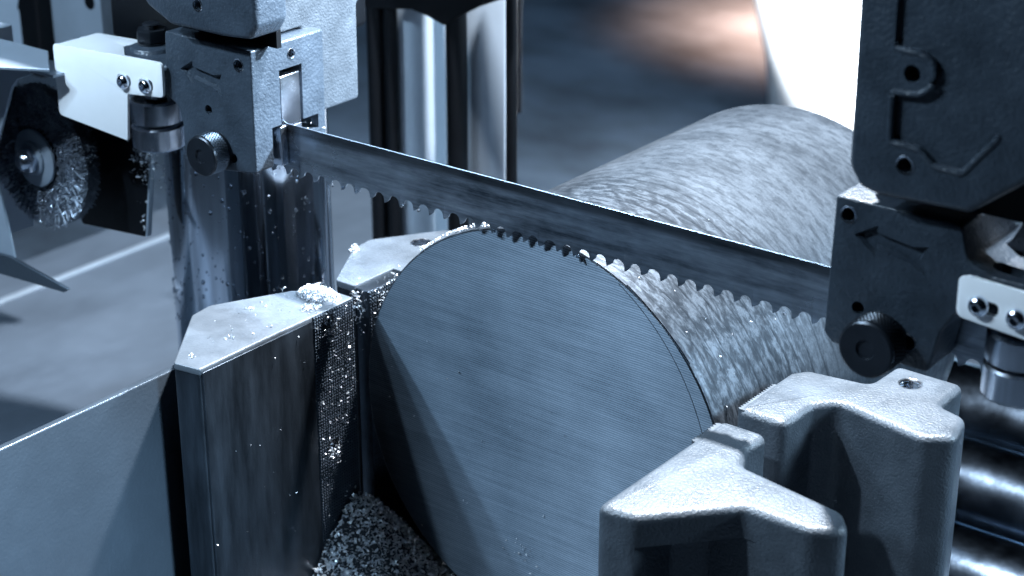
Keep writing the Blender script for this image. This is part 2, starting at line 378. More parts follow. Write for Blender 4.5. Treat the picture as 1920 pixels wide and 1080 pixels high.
# ------------------------------------------------------------------ setting
b = bx(-9000, 9000, -3000, 12000, -905, -900); fl = tag(obj('floor', b, 'floor'), kind='structure')
b = B(); box(b, -1120, -262, -700, 960, -275, -250)
ct = obj('chip_tray', b, 'tray')
b = B(); box(b, -1039, -1028, -700, 960, -250.3, -246); bevel(b, 1.5); obj('seam', b, 'sheet', ct)
tag(ct, 'wide pale painted tray with a raised seam behind the saw', 'tray')
b = B(); box(b, -258, 330, -420, 250, -900, -178); bevel(b, 4)
tag(obj('machine_bed', b, 'cast_dark'), 'dark machine bed under the steel bar and the vise jaws', 'machine bed')

# ------------------------------------------------------------------ the round bar
RB = 174.5
bar = thing('steel_round_bar', 'thick round steel bar with a freshly sawn end, clamped under the blade', 'steel bar', (0, 195, -RB))
b = B(); n = 300; LB = 392
ys = [2.0, 0.6]+[0.6]; prof = [(RB-0.9, 0.0), (RB-0.2, 0.5), (RB, 1.6)]+[(RB, 1.6+(LB-4)*k/24) for k in range(1, 25)]+[(RB-1.5, LB)]
R = lathe(b, prof, (0, 0), 'y', n)
uvl = b.loops.layers.uv.new('UVMap')
for f in b.faces:
    an = [math.atan2(l.vert.co.z, l.vert.co.x)-PI/2 for l in f.loops]
    an = [a+2*PI if a < -PI else a for a in an]
    if max(an)-min(an) > PI: an = [a if a > 0 else a+2*PI for a in an]
    for l, a in zip(f.loops, an): l[uvl].uv = (a*RB/100, l.vert.co.y/100)
obj('bar_body', b, 'bar_skin', bar, sharp=40)
b = B(); lathe(b, [(RB-1.2, -0.03), (RB-1.6, -0.35)], (0, 0), 'y', 200); obj('cut_face', b, 'cut_face', bar)
b = B(); pts = []
for k in range(61):
    a = math.radians(-14+78*k/60); r = 161.5+9.5*max(0, (a-0.35)/0.75)**1.5; pts.append((r*math.cos(a), -0.32, r*math.sin(a)))
tube(b, pts, 0.3, 6); obj('score_line', b, 'dark_steel', bar)
b = B(); pts = [((RB+0.9)*math.cos(a), -0.4-1.2*math.sin((a-0.66)*7.5), (RB+0.9)*math.sin(a)) for a in [0.66+0.42*k/40 for k in range(41)]]
tube(b, pts, 0.55, 6); obj('burr', b, 'steel_bright', bar)

# ------------------------------------------------------------------ saw blade
def blade():
    b = B(); y0, y1 = -4.65, -3.35; zt = 212.2; zg = 175.0
    x = -330; prof = []
    pitches = [15.4, 14.6, 16.0, 14.2, 16.6, 15.0]; i = 0
    while x < 470:
        p = pitches[i % 6]; i += 1; tip = zg-7.4-random.uniform(0, 0.5)
        # tooth tip faces -x, gullet a round arch to the right
        prof += [(x, tip), (x+0.15*p, tip+1.2), (x+0.29*p, zg-4.6)]
        for k in range(7):
            a = PI-PI*k/6
            prof.append((x+0.635*p+0.325*p*math.cos(a), zg-4.4+4.4*math.sin(a)))
        prof.append((x+0.975*p, tip+1.6))
        x += p
    xs = prof[0][0]; xe = x
    for yy in (y0, y1):
        pass
    V0 = [b.verts.new((px, y0, pz)) for px, pz in prof]; V1 = [b.verts.new((px, y1, pz)) for px, pz in prof]
    M0 = [b.verts.new((px, y0, 180.5)) for px, pz in prof]; M1 = [b.verts.new((px, y1, 180.5)) for px, pz in prof]
    T0 = [b.verts.new((px, y0, zt-0.35)) for px, pz in prof]; T1 = [b.verts.new((px, y1, zt-0.35)) for px, pz in prof]
    U0 = [b.verts.new((px, y0+0.3, zt)) for px, pz in prof]; U1 = [b.verts.new((px, y1-0.3, zt)) for px, pz in prof]
    rows = [(V0, M0), (M0, T0), (T0, U0), (U0, U1), (U1, T1), (T1, M1), (M1, V1), (V1, V0)]
    for A_, B_ in rows:
        for k in range(len(prof)-1): b.faces.new((A_[k], A_[k+1], B_[k+1], B_[k]))
    # alternate tooth set
    per = 11
    for t in range(len(prof)//per):
        s = (-0.45, 0.45, 0)[t % 3]
        for k in (0, 1):
            V0[t*per+k].co.y += s; V1[t*per+k].co.y += s
    return b
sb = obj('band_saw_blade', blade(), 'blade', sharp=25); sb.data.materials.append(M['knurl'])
zt_ = max(v.co.z for v in sb.data.vertices)
for f in sb.data.polygons:
    if sum(sb.data.vertices[i].co.z for i in f.vertices)/len(f.vertices) > zt_-0.0003: f.material_index = 1
tag(sb, 'long toothed band saw blade running across the top of the bar', 'saw blade')
b = B()
for x in [-203, -188, -128, -112, -36, 42, 214]:
    x += random.uniform(-3, 3); r = random.uniform(1.0, 1.7); z = 168.6+random.uniform(0, 1.5)
    lathe(b, [(0.05, z+r*1.6), (r*0.5, z+r*0.9), (r*0.95, z), (r*0.9, z-r*0.5), (r*0.5, z-r*0.88), (0.05, z-r)], (x, -5.0), 'z', 12)
o = obj('coolant_drop', b, 'water', sb); o['kind'] = 'stuff'

# ------------------------------------------------------------------ saw guides
def arrow_poly(tx, tz, k=1.0, sl=0.0):
    pts = [(0, 0), (27, 15.5), (27, 8), (66, 4), (84, 8), (76, -7), (84, -23), (64, -13), (27, -8.5), (27, -17.5)]
    return [(tx+a*k*0.56, tz+c*k*0.62+a*k*0.56*sl) for a, c in pts]
def knob(parent, x, z, y0, y1, r, knm='knurl'):
    b = B(); n = 46; m = 6; rows = []
    def kp(i, j, rr):
        a = 2*PI*(i+0.35*j)/n; y = y0+(y1-y0)*(0.14+0.72*j/m); return (x+rr*math.cos(a), y, z+rr*math.sin(a))
    for j in range(m+1): rows.append([b.verts.new(kp(i, j, r*0.93)) for i in range(n)])
    for j in range(m):
        for i in range(n):
            q = [rows[j][i], rows[j][(i+1) % n], rows[j+1][(i+1) % n], rows[j+1][i]]
            t = b.verts.new(kp(i+0.5, j+0.5, r*1.02))
            for k in range(4): b.faces.new((q[k], q[(k+1) % 4], t))
    o = obj('knob', b, knm, parent, sharp=5)
    b = B(); lathe(b, [(r*0.99, y1*0.86+y0*0.14), (r*0.97, y1*0.95+y0*0.05), (r*0.90, y1), (r*0.34, y1), (r*0.30, y1+1.4), (0.02, y1+1.6)], (x, z), 'y', 72, cap=False); obj('knob_cap', b, 'black_oxide', o)
    b = B(); lathe(b, [(r*0.94, y0), (r*0.99, y0*0.9+y1*0.1), (r*0.985, y0*0.84+y1*0.16)], (x, z), 'y', 72); obj('knob_collar', b, 'black_oxide', o)
def hex_nut(parent, x, y, z0, h, r, stud=4):
    b = B(); prism(b, [(x+r*math.cos(PI/3*i+0.2), y+r*math.sin(PI/3*i+0.2)) for i in range(6)], z0, z0+h); bevel(b, 1.0, 2)
    o = obj('hex_nut', b, 'black_oxide', parent)
    b = B(); prof = []
    for k in range(stud*2+1): prof.append((r*0.56 if k % 2 else r*0.50, z0+h-1+k*0.7))
    lathe(b, prof, (x, y), 'z', 32); obj('stud', b, 'black_oxide', o)
    b = B(); lathe(b, [(r*0.92, z0-4), (r*0.92, z0-0.1)], (x, y), 'z', 36); obj('washer', b, 'black_oxide', o)
def bearing(parent, x, y, z0, z1, r):
    b = B(); c = 1.6
    lathe(b, [(r*0.72, z0+0.6), (r*0.8, z0), (r-c, z0), (r, z0+c), (r, z1-c), (r-c, z1), (r*0.8, z1), (r*0.72, z1-0.6)], (x, y), 'z', 64); o = obj('bearing', b, 'steel', parent)
    b = B(); lathe(b, [(r*0.70, z1-0.5), (r*0.70, z1-0.9), (r*0.42, z1-0.9), (r*0.42, z1+0.5), (r*0.28, z1+0.5)], (x, y), 'z', 48, cap=False); obj('bearing_seal', b, 'black', o)

# ---- left guide
gl = thing('blade_guide', 'blade guide with a bright white cover beside the wire brush, blade leaving its slot', 'blade guide', (-300, 0, 178), 'blade guides')
b = pr(rpoly([(-250, 281, 2), (-348, 281, 3), (-351, 226, 3), (-338, 219, 10), (-334, 205, 6), (-334, 180, 3), (-292, 173, 5), (-251, 179, 3)]), -41, 42, 'y'); bevel(b, 3.0, 3)
b = carve(b, [bx(-272, -240, -10.5, 15.5, 204, 258), bx(-285, -240, -21, 15, 150, 212.5), bx(-270, -240, 14, 33, 199, 211),
              cyl((4, 269), 3.4, 'x', -262, -240), cyl((-264.5, 267), 4.4, 'y', -60, -28), cyl((-302, 223), 4.0, 'y', -60, -28), cyl((-276, 187), 4.0, 'y', -60, -28), pr(arrow_poly(-333, 252, 1.05, -0.02), -41.6, -37.4, 'y', 2.0)])
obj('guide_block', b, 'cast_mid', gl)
hole_rim(gl, (4, 269), 3.4, 'x', -250, 1); hole_rim(gl, (-264.5, 267), 4.4, 'y', -41, -1)
b = bx(-268, -250.6, -9.8, 13.2, 209.5, 252.5); bevel(b, 1); obj('wear_pad', b, 'steel', gl)
b = bx(-280, -249.2, -13.0, -5.3, 178, 211); bevel(b, 0.6); obj('wear_pad', b, 'steel', gl)
b = bx(-280, -250.2, -2.8, 13.0, 179, 209.0); bevel(b, 0.6); obj('wear_pad', b, 'steel', gl)
knob(gl, -294, 190, -41, -61, 17.2)
b = pr(rpoly([(-20, 283), (-20, 460), (150, 460), (150, 300), (98, 290, 5), (97, 206, 4), (30, 206, 3), (30, 283)]), -335, -263, 'x'); bevel(b, 2.5, 3); obj('guide_arm', b, 'cast_light', gl)
b = pr(rpoly([(-222, 470), (-223, 309, 10), (-231, 297, 9), (-262, 294.5, 6), (-320, 294.5, 6), (-345, 306, 6), (-392, 362, 6), (-392, 470)]), -60, -24, 'y'); bevel(b, 5, 4)
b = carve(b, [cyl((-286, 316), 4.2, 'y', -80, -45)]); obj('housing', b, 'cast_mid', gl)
hole_rim(gl, (-286, 316), 4.2, 'y', -60, -1)
b = bx(-345, -237, -24.5, -19.5, 281.5, 470); obj('gap_filler', b, 'black', gl)  # black filler closing the gap between housing and arm
# boss arm with nut, bearings and sheet cover
b = pr(rpoly([(-400-25, -10, 24), (-400-24, -36, 24), (-375, -36), (-345, -38), (-345, 30), (-376, 15), (-424, 14, 22)]), 238, 250, 'z'); bevel(b, 3)
obj('bearing_arm', b, 'cast_mid', gl)
b = B(); lathe(b, [(20, 249.5), (18, 253), (13, 255)], (-399, -10), 'z', 40); obj('boss', b, 'cast_mid', gl)
hex_nut(gl, -399, -10, 257, 11, 13.5)
b = B(); lathe(b, [(9, 160), (9, 238)], (-400, -10), 'z', 32); obj('bearing_shaft', b, 'steel', gl)
bearing(gl, -400, -10, 186.5, 207, 23); bearing(gl, -400, -10, 164, 184.5, 23)
fp = rpoly([(-483, 185, 5), (-483, 249, 5), (-346, 256, 5), (-347, 226, 5), (-391, 221, 2), (-396, 179, 2)])
b = pr(fp, -48.5, -45.5, 'y'); bevel(b, 0.8, 2)
def slot(x, z, w_, h_): return pr(rpoly([(x-w_, z-h_, h_), (x+w_, z-h_+0.8, h_), (x+w_, z+h_+0.8, h_), (x-w_, z+h_, h_)], 8), -60, -40, 'y')
b = carve(b, [slot(-394, 232, 8.5, 5), slot(-367, 233, 8.5, 5)])
cov = obj('cover', b, 'white_paint', gl)
b = pr(rpoly([(-483, -45.8), (-483, 2, 4), (-420, 2), (-424, -20, 3), (-400, -40), (-380, -45.8)]), 244.5, 247.5, 'z'); bevel(b, 0.8, 2)
for v in b.verts: v.co.z += (v.co.x+483)*0.05
obj('cover_top', b, 'white_paint', cov)
b = bx(-483, -480, -45.8, 2, 186, 244.8); bevel(b, 0.8, 2); obj('cover_side', b, 'white_paint', cov)
button_screw(gl, -394, 231.5, -48.6, 6.6); button_screw(gl, -367, 232.5, -48.6, 6.6)
chips('guide_chips', '', [(-249.5+random.uniform(0, .8), random.uniform(15, 40), random.uniform(196, 222)) for _ in range(7)], 1.5, gl)

# ---- right guide
gr = thing('blade_guide', 'dark blade guide with a raised arrow under the tall dark housing at right', 'blade guide', (305, 0, 174), 'blade guides')
b = pr(rpoly([(266, 278, 2), (264, 183, 3), (270, 177, 2), (338, 175, 4), (344, 205, 8), (352, 219, 8), (366, 225, 4), (440, 225), (440, 250), (372, 250, 8), (357, 256, 10), (351, 278, 6)]), -41, 42, 'y'); bevel(b, 2.6, 3)
b = carve(b, [cyl((275.5, 267), 4.6, 'y', -60, -25), cyl((323.5, 192), 4.4, 'y', -60, -25), cyl((287, 206), 4.4, 'y', -60, -25), pr(arrow_poly(280, 255, 1.1, -0.03), -41.6, -37.4, 'y', 2.0),
              bx(255, 300, -7.5, 0.5, 150, 213), bx(300, 352, -7.5, 0.5, 150, 213),
              pr(rpoly([(367, -30, 5), (388, -32, 3), (390, -20, 4), (369, -17, 5)]), 236, 262, 'z')])
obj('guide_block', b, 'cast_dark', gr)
b = pr(rpoly([(351, 250), (364, 256, 14), (374, 278, 14), (392, 318, 8), (440, 318), (440, 250)]), 4, 40, 'y'); bevel(b, 3, 3); obj('back_wall', b, 'cast_mid', gr)
hole_rim(gr, (275.5, 267), 4.6, 'y', -41, -1); hole_rim(gr, (323.5, 192), 4.4, 'y', -41, -1)
knob(gr, 304.5, 189, -41, -62, 19.5, 'black_oxide')
hp = rpoly([(280, 470), (282, 306, 10), (290, 294, 9), (304, 291, 6), (362, 293, 8), (396, 320, 8), (440, 364), (440, 470)])
b = pr(hp, -60, -24, 'y'); bevel(b, 5, 4)
rec = rpoly([(305, 480), (306, 384.5, 3), (322, 384, 6), (332.5, 380, 9), (333, 366, 9), (324, 359.5, 6), (307, 358, 3), (308, 327, 3), (327, 326, 4), (337, 317.5, 4), (356, 317, 5), (376, 343, 5), (374, 480)], 3)
b = carve(b, [pr(rec, -60.6, -56.5, 'y', 1.6), cyl((319, 371), 5.4, 'y', -90, -45), cyl((319.5, 314.5), 4.8, 'y', -90, -45)])
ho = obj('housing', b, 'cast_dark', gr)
hole_rim(gr, (319.5, 314.5), 4.8, 'y', -60, -1)
# rolled bead that outlines the recessed panel
b = B(); bead = [(p[0], -59.0, p[1]) for p in rec[1:-1]]
tube(b, bead, 2.3, 10); obj('panel_bead', b, 'cast_dark', ho)
b = bx(284, 440, -24.5, -10, 281.5, 470); obj('gap_filler', b, 'black', gr)  # black filler closing the gap behind the housing
fp = rpoly([(356, 222, 6), (355.5, 248, 6), (363, 250, 2), (450, 246), (450, 214)])
b = pr(fp, -48.5, -45.5, 'y'); bevel(b, 0.8, 2)
b = carve(b, [pr(rpoly([(366, 228.5, 4), (383, 228, 4), (383, 236.5, 4), (366, 237, 4)], 8), -60, -40, 'y'), pr(rpoly([(391, 226, 4), (408, 225.5, 4), (408, 235.5, 4), (391, 236, 4)], 8), -60, -40, 'y')])
obj('cover', b, 'white_paint', gr)
button_screw(gr, 370.5, 232.5, -48.6, 6.8); button_screw(gr, 395, 230.5, -48.6, 6.8)
b = B(); lathe(b, [(9, 160), (9, 238)], (386, -10), 'z', 32); obj('bearing_shaft', b, 'steel', gr)
bearing(gr, 386, -10, 186.5, 207, 23); bearing(gr, 386, -10, 163, 184.5, 23)
hex_nut(gr, 406, -18, 254, 11, 13.5)

# ------------------------------------------------------------------ vise jaws
def knurl(bm, x, y0, y1, z0, z1, p=2.7, h=1.5):
    """grid of pyramids facing +x"""
    ny = int((y1-y0)/p); nz = int((z1-z0)/p); py = (y1-y0)/ny; pz = (z1-z0)/nz
    for i in range(ny):
        for j in range(nz):
            ya = y0+i*py; za = z0+j*pz; g = 0.22
            q = [bm.verts.new((x, ya+g, za+g)), bm.verts.new((x, ya+py-g, za+g)), bm.verts.new((x, ya+py-g, za+pz-g)), bm.verts.new((x, ya+g, za+pz-g))]
            t = bm.verts.new((x+h, ya+py/2, za+pz/2))
            for k in range(4): bm.faces.new((q[k], q[(k+1) % 4], t))
def socket_screw(parent, x, y, z, r):
    b = B(); lathe(b, [(r*1.25, x+0.6), (r*1.22, x+1.4), (r*1.0, x+1.2), (r*0.98, x-4)], (y, z), 'x', 32, cap=False); o = obj('screw_hole', b, 'black_oxide', parent)
    b = B(); lathe(b, [(r*0.8, x-4), (r*0.8, x+0.9), (r*0.7, x+1.3), (r*0.4, x+1.3), (r*0.4, x-2), (0.02, x-2)], (y, z), 'x', 24, cap=False); obj('screw', b, 'steel', o)

jl = thing('vise_jaw', 'near left vise jaw with pale top and dark grip face strewn with chips', 'vise jaw', (-210, -100, -178), 'vise jaws')
b = pr(rpoly([(-177, -183.5, 3), (-200, -187.5, 4), (-253.5, -118, 8), (-256.5, -96, 10), (-226, -34.5, 8), (-200, -13.5, 5), (-177, -13.5, 2)]), -178, 76, 'z'); bevel(b, 1.5, 3)
obj('jaw_body', b, 'dark_steel', jl)
b = pr(rpoly([(-176.0, -184, 3), (-200, -188, 4), (-254, -118, 8), (-257, -96, 10), (-226, -34, 8), (-200, -13, 5), (-176.0, -13, 2)]), 75, 81, 'z'); bevel(b, 2.2, 3)
obj('jaw_top', b, 'machined', jl)
b = bx(-177.5, -174.8, -182, -62.5, -178, 77.5); bevel(b, 0.7); obj('face_plate', b, 'dark_steel', jl)
b = bx(-178, -175.6, -61.8, -14, -178, 80.2); bevel(b, 0.3); gp = obj('grip_plate', b, 'grip', jl)
b = B(); knurl(b, -175.6, -61.4, -14.4, -177, 79.6); o = obj('grip_teeth', b, 'grip', gp, sharp=5); o['kind'] = 'stuff'
for z in (71.5, -41): socket_screw(jl, -175.4, -45, z, 5.0)

jr = thing('vise_jaw', 'rear left vise jaw with white top and a round hole, touching the bar', 'vise jaw', (-213, 80, -178), 'vise jaws')
b = pr(rpoly([(-177.5, 150, 4), (-211, 150, 5), (-250, 90, 6), (-247, 66, 8), (-212, 5, 5), (-191, 5, 2), (-191, 53, 1), (-177.5, 53, 1)]), 75, 81, 'z'); bevel(b, 2.0, 3)
b = carve(b, [cyl((-209, 112), 8, 'z', 60, 90)])
obj('jaw_top', b, 'cast_light', jr)
b = pr(rpoly([(-178, 149.5, 4), (-211, 149.5, 5), (-249.5, 90, 6), (-246.5, 66, 8), (-212, 5.5, 5), (-191.3, 5.5, 2), (-191.3, 53.3, 1), (-178, 53.3, 1)]), -178, 75.5, 'z'); bevel(b, 1.5, 2)
obj('jaw_body', b, 'dark_steel', jr)
b = bx(-190.5, -176.8, 6, 52.4, -178, 79); bevel(b, 0.5); gp = obj('grip_plate', b, 'grip', jr)
b = B(); knurl(b, -176.8, 6.4, 52, -177, 78.5, 3.0, 1.6); o = obj('grip_teeth', b, 'grip', gp, sharp=5); o['kind'] = 'stuff'
b = B(); lathe(b, [(9.6, 81.15), (9.0, 81.5), (8.0, 81.1), (7.8, 76)], (-209, 112), 'z', 36, cap=False); obj('hole_rim', b, 'steel', jr)

def serrated(parent, x0, x1, y0, y1, z0, z1, pitch=3.1):
    """insert with vertical serrations on its -x face"""
    n = int((y1-y0)/pitch); p = (y1-y0)/n; poly = [(x1, y0)]
    poly = [(x1, y1), (x1, y0)]
    for k in range(n): poly += [(x0+2.2, y0+k*p), (x0, y0+(k+0.5)*p)]
    poly += [(x0+2.2, y1)]
    return obj('serrated_insert', pr(poly, z0, z1, 'z'), 'machined', parent, sharp=10)
jf = thing('vise_jaw', 'near right cast vise jaw, angular pale grey arm nearest the camera', 'vise jaw', (230, -90, -178), 'vise jaws')
dx = 1
b = rprism(rpoly([(174+dx, -170, 9), (203+dx, -166, 12), (252+dx, -112, 10), (300+dx, -112, 16), (321+dx, -97, 13), (305+dx, -77, 12), (222+dx, -63, 12), (211+dx, -40, 8), (214+dx, -14, 9), (175+dx, -14, 7)]), -178, 81, 6.5)
b = carve(b, [pr(rpoly([(202+dx, -180), (206+dx, -125, 6), (224+dx, -110.3, 10), (262+dx, -111.4), (262+dx, -180)]), -200, 58, 'z')])
jaw_near = obj('jaw_body', b, 'cast_light', jf)
serrated(jf, 174.7, 181, -54, -20, 20, 80.2)

jb = thing('vise_jaw', 'rear right cast vise jaw with a threaded hole in its top lug', 'vise jaw', (240, 80, -178), 'vise jaws')
tp = rpoly([(174+dx, 6, 7), (214+dx, 6, 9), (215+dx, 44, 10), (228+dx, 60, 12), (300+dx, 46, 14), (319+dx, 60, 12), (311+dx, 94, 12), (288+dx, 101, 8), (287+dx, 142, 8), (232+dx, 143, 8), (230+dx, 102, 8), (183+dx, 95, 10), (174+dx, 82, 8)])
b = rprism(tp, -178, 81, 6.0)
b = carve(b, [cyl((256, 118), 8.5, 'z', 50, 95)])
obj('jaw_body', b, 'cast_light', jb)
b = B(); prof = [(9.2, 81.2)]
for k in range(8): prof += [(8.4, 80.8-k*2.2), (7.2, 79.7-k*2.2)]
lathe(b, prof, (256, 118), 'z', 36, cap=False); obj('thread', b, 'steel', jb)
serrated(jb, 174.7, 181, 8, 58, 20, 80.2)

# ------------------------------------------------------------------ chips
def mound_z(x, y):
    return -178+72*math.exp(-(((x+178)/62)**2+((y+22)/52)**2))+14*math.exp(-(((x+120)/60)**2+((y+40)/60)**2))
b = B(); nx, ny = 40, 40; G = []
for i in range(nx):
    row = []
    for j in range(ny):
        x = -174+i*(150/(nx-1)); y = -150+j*(170/(ny-1)); z = mound_z(x, y)+random.uniform(-1.5, 1.5)
        row.append(b.verts.new((x, y, z)))
    G.append(row)
for i in range(nx-1):
    for j in range(ny-1): b.faces.new((G[i][j], G[i+1][j], G[i+1][j+1], G[i][j+1]))
heap = obj('chip_heap', b, 'chip_base'); tag(heap, 'glittering heap of metal chips below the bar at lower left', 'metal chips', kind='stuff')
pts = []
for _ in range(9000):
    x = random.uniform(-173, -30); y = random.uniform(-145, 15); z = mound_z(x, y)
    if z > -170: pts.append((x, y, z+random.uniform(0, 3)))
o = chips('loose_chips', '', pts, 3.8, heap)
tag(chips('jaw_top_chips', '', clump((-200, -28, 81), 20, 13, 9, 420)+clump((-186, -52, 81), 9, 9, 3, 70), 2.6), 'small pile of bright chips on the rear corner of the near left jaw', 'metal chips', kind='stuff')
pts = []
for _ in range(170):
    y = random.uniform(-61, -15); z = 79-abs(random.gauss(0, 95))
    if z > -177: pts.append((-173.6+random.uniform(0, 1.0), y, z))
pts += [(-173.2+random.uniform(0, 2), -45+random.gauss(0, 4), 64+random.gauss(0, 5)) for _ in range(90)]
pts += [(-173.2+random.uniform(0, 2), -46+random.gauss(0, 4), -46+random.gauss(0, 4)) for _ in range(60)]
tag(chips('grip_chips', '', pts, 1.6), 'fine chips stuck to the knurled grip plate of the near left jaw', 'metal chips', kind='stuff')
pts = [(-173.5+random.uniform(0, 2), random.uniform(8, 40), 72+random.gauss(0, 9)) for _ in range(70)]+[(-190+random.uniform(-4, 10), 3.5+random.uniform(-1, 1), 62+random.gauss(0, 10)) for _ in range(80)]
tag(chips('rear_grip_chips', '', pts, 2.4), 'chips caught between the rear left jaw and the bar', 'metal chips', kind='stuff')
pts = []
for _ in range(200):
    a = PI/2+random.uniform(0.22, 0.72); pts.append(((RB+1.2)*math.cos(a), random.uniform(1, 9), (RB+1.2+random.random()*2)*math.sin(a)))
for _ in range(22):
    a = PI/2-random.uniform(0.3, 1.2); pts.append(((RB+.8)*math.cos(a), abs(random.gauss(0, 60)), (RB+.8)*math.sin(a)))
tag(chips('bar_chips', '', pts, 1.8), 'thin line of chips along the upper rim of the bar', 'metal chips', kind='stuff')
tag(chips('jaw_specks', '', clump((-243, 62, 81), 4, 5, 6, 60)+clump((-226, -82, 81), 3, 3, 2, 9)+clump((-196, -172, 81), 3, 3, 2, 9)+clump((-198, -131, 81), 4, 4, 2, 16)
          +[(random.uniform(-235, -185), random.uniform(-150, -30), 81.6) for _ in range(30)], 2.2), 'stray chips scattered on the tops of the left jaws', 'metal chips', kind='stuff')
pts = [(-174+random.uniform(0, .5), random.uniform(-180, -66), random.uniform(-170, 75)) for _ in range(18)]+[(random.uniform(-170, 40), -1.4, random.uniform(-120, 60)) for _ in range(26)]
pts = [p for p in pts if math.hypot(p[0], p[2]) < 170 or p[0] < -172]
pts += [(random.gauss(-10, 8), -1.8, random.gauss(-105, 6)) for _ in range(26)]
tag(chips('stray_specks', '', pts, 1.3), 'stray specks on the sawn face and on the dark jaw plate', 'metal chips', kind='stuff')

# ------------------------------------------------------------------ guide column with coolant drops
col = thing('guide_column', 'wide polished steel column wet with coolant drops behind the left guide', 'column', (-418, 110, -250))
b = B(); RC = 76; lathe(b, [(RC, -250), (RC, 236)], (-418, 110), 'z', 128); obj('column_shaft', b, 'chrome', col)
b = B(); box(b, -490, -338, 22, 195, 236, 470); bevel(b, 6); obj('carriage', b, 'black', col)
b = B()
for _ in range(330):
    a = random.uniform(-PI*0.75, PI*0.12); z = random.uniform(-40, 180); r = random.choice((0.7, 0.9, 1.1, 1.6))*random.uniform(0.7, 1.2)
    c = Vector((-418+RC*math.cos(a), 110+RC*math.sin(a), z)); nrm = Vector((math.cos(a), math.sin(a), 0)); t = Vector((-math.sin(a), math.cos(a), 0)); rows = []
    for (q, h) in ((1, -0.05), (0.8, 0.45), (0.4, 0.7)):
        rows.append([b.verts.new(c+nrm*r*h+t*r*q*math.cos(2*PI*k/8)+Vector((0, 0, 1.3*r*q*math.sin(2*PI*k/8)))) for k in range(8)])
    for A_, B_ in zip(rows, rows[1:]):
        for k in range(8): b.faces.new((A_[k], A_[(k+1) % 8], B_[(k+1) % 8], B_[k]))
    b.faces.new(rows[-1])
o = obj('coolant_drop', b, 'water', col); o['kind'] = 'stuff'

# ------------------------------------------------------------------ grey splash plate, lower left
b = bx(-243, -236, -520, -143, -250, 53); bevel(b, 1.6, 3)
tag(obj('side_plate', b, 'plate_grey'), 'smooth grey painted side plate at lower left, in front of the tray', 'metal plate')

# ------------------------------------------------------------------ wire brush
br = thing('wire_brush', 'round wire brush with washer and nut at far left', 'wire brush', (-566, -8, 45), None)
bxc, bzc, RBR = -551, 125, 66
b = B()
for _ in range(10000):
    a = random.uniform(0, 2*PI); y = random.uniform(-22, -8); r0 = 26; r1 = RBR*random.uniform(0.90, 1.01)
    sp = random.gauss(0, 0.13); pts = []
    for k in range(3):
        u = k/2; r = r0+(r1-r0)*u; aa = a+sp*u; yy = y+(y+9)*0.12*u+random.gauss(0, 2.2)*u
        pts.append(Vector((bxc+r*math.cos(aa), yy, bzc+r*math.sin(aa))))
    t = Vector((-math.sin(a), 0, math.cos(a)))*0.55; yv = Vector((0, 0.6, 0)); prev = None
    for p in pts:
        cur = [b.verts.new(p+t), b.verts.new(p-t*0.5+yv), b.verts.new(p-t*0.5-yv)]
        if prev:
            for k in range(3): b.faces.new((prev[k], prev[(k+1) % 3], cur[(k+1) % 3], cur[k]))
        prev = cur
for _ in range(6500):
    a = random.uniform(0, 2*PI); r = math.sqrt(random.uniform(27**2, (RBR-1)**2)); p0 = Vector((bxc+r*math.cos(a), -21, bzc+r*math.sin(a)))
    d = Vector((math.cos(a)*0.5+random.gauss(0, .4), -1.0, math.sin(a)*0.5+random.gauss(0, .4))).normalized()*random.uniform(3, 6.5)
    u = d.cross(Vector((random.gauss(0, 1), 0.1, random.gauss(0, 1)))).normalized()*0.55; v = d.normalized().cross(u)
    c0 = [b.verts.new(p0+u), b.verts.new(p0-u*0.5+v), b.verts.new(p0-u*0.5-v)]; c1 = [b.verts.new(q.co+d) for q in c0]
    for k in range(3): b.faces.new((c0[k], c0[(k+1) % 3], c1[(k+1) % 3], c1[k]))
    b.faces.new(c1)
o = obj('bristles', b, 'wire', br, sharp=80); o['kind'] = 'stuff'
b = B(); lathe(b, [(30, -22), (30, 4)], (bxc, bzc), 'y', 48); obj('hub', b, 'black', br)
b = B(); lathe(b, [(27, -26), (27, -28.5), (25.5, -29.5), (16, -29.8), (15.5, -32), (14, -33)], (bxc, bzc), 'y', 64); obj('washer', b, 'sheet', br)
b = pr([(bxc+12.5*math.cos(PI/3*i+.2), bzc+12.5*math.sin(PI/3*i+.2)) for i in range(6)], -40, -32.5, 'y'); bevel(b, 1.2, 2); obj('hex_nut', b, 'steel', br)
b = B(); lathe(b, [((7.2 if k % 2 else 6.4), -39-k*0.8) for k in range(9)]+[(4.5, -46)], (bxc, bzc), 'y', 32); obj('bolt', b, 'steel', br)
b = B(); lathe(b, [(9, 0), (9, 30)], (bxc, bzc), 'y', 24); obj('axle', b, 'steel', br)

bgd = thing('brush_guard', 'bent sheet metal guard around the wire brush with a pointed lower lip', 'sheet guard', (-600, -60, 15))
b = pr([(-700, 226), (-500, 226.5), (-497, 222), (-517, 214), (-526, 205), (-556, 146), (-563, 112), (-553, 57), (-550, 38), (-580, 33), (-700, 20)], -63, -60, 'y'); bevel(b, 0.5, 1); obj('front_sheet', b, 'sheet', bgd)
b = pr([(-700, 31), (-552, 40), (-472, 28.5), (-479, 23.5), (-578, 18), (-700, 8)], -66.5, -63.2, 'y'); bevel(b, 0.5, 1); obj('lower_lip', b, 'plate_grey', bgd)
b = pr([(-700, -190), (-565, -118), (-468, -66), (-513, -30), (-700, -30)], 230, 233, 'z'); bevel(b, 0.6, 1); obj('top_sheet', b, 'sheet', bgd)
b = pr([(-530, -59.8), (-472, -59.8), (-468, -30), (-530, -30)], 222.5, 225, 'z'); bevel(b, 0.4, 1); obj('top_flange', b, 'sheet', bgd)
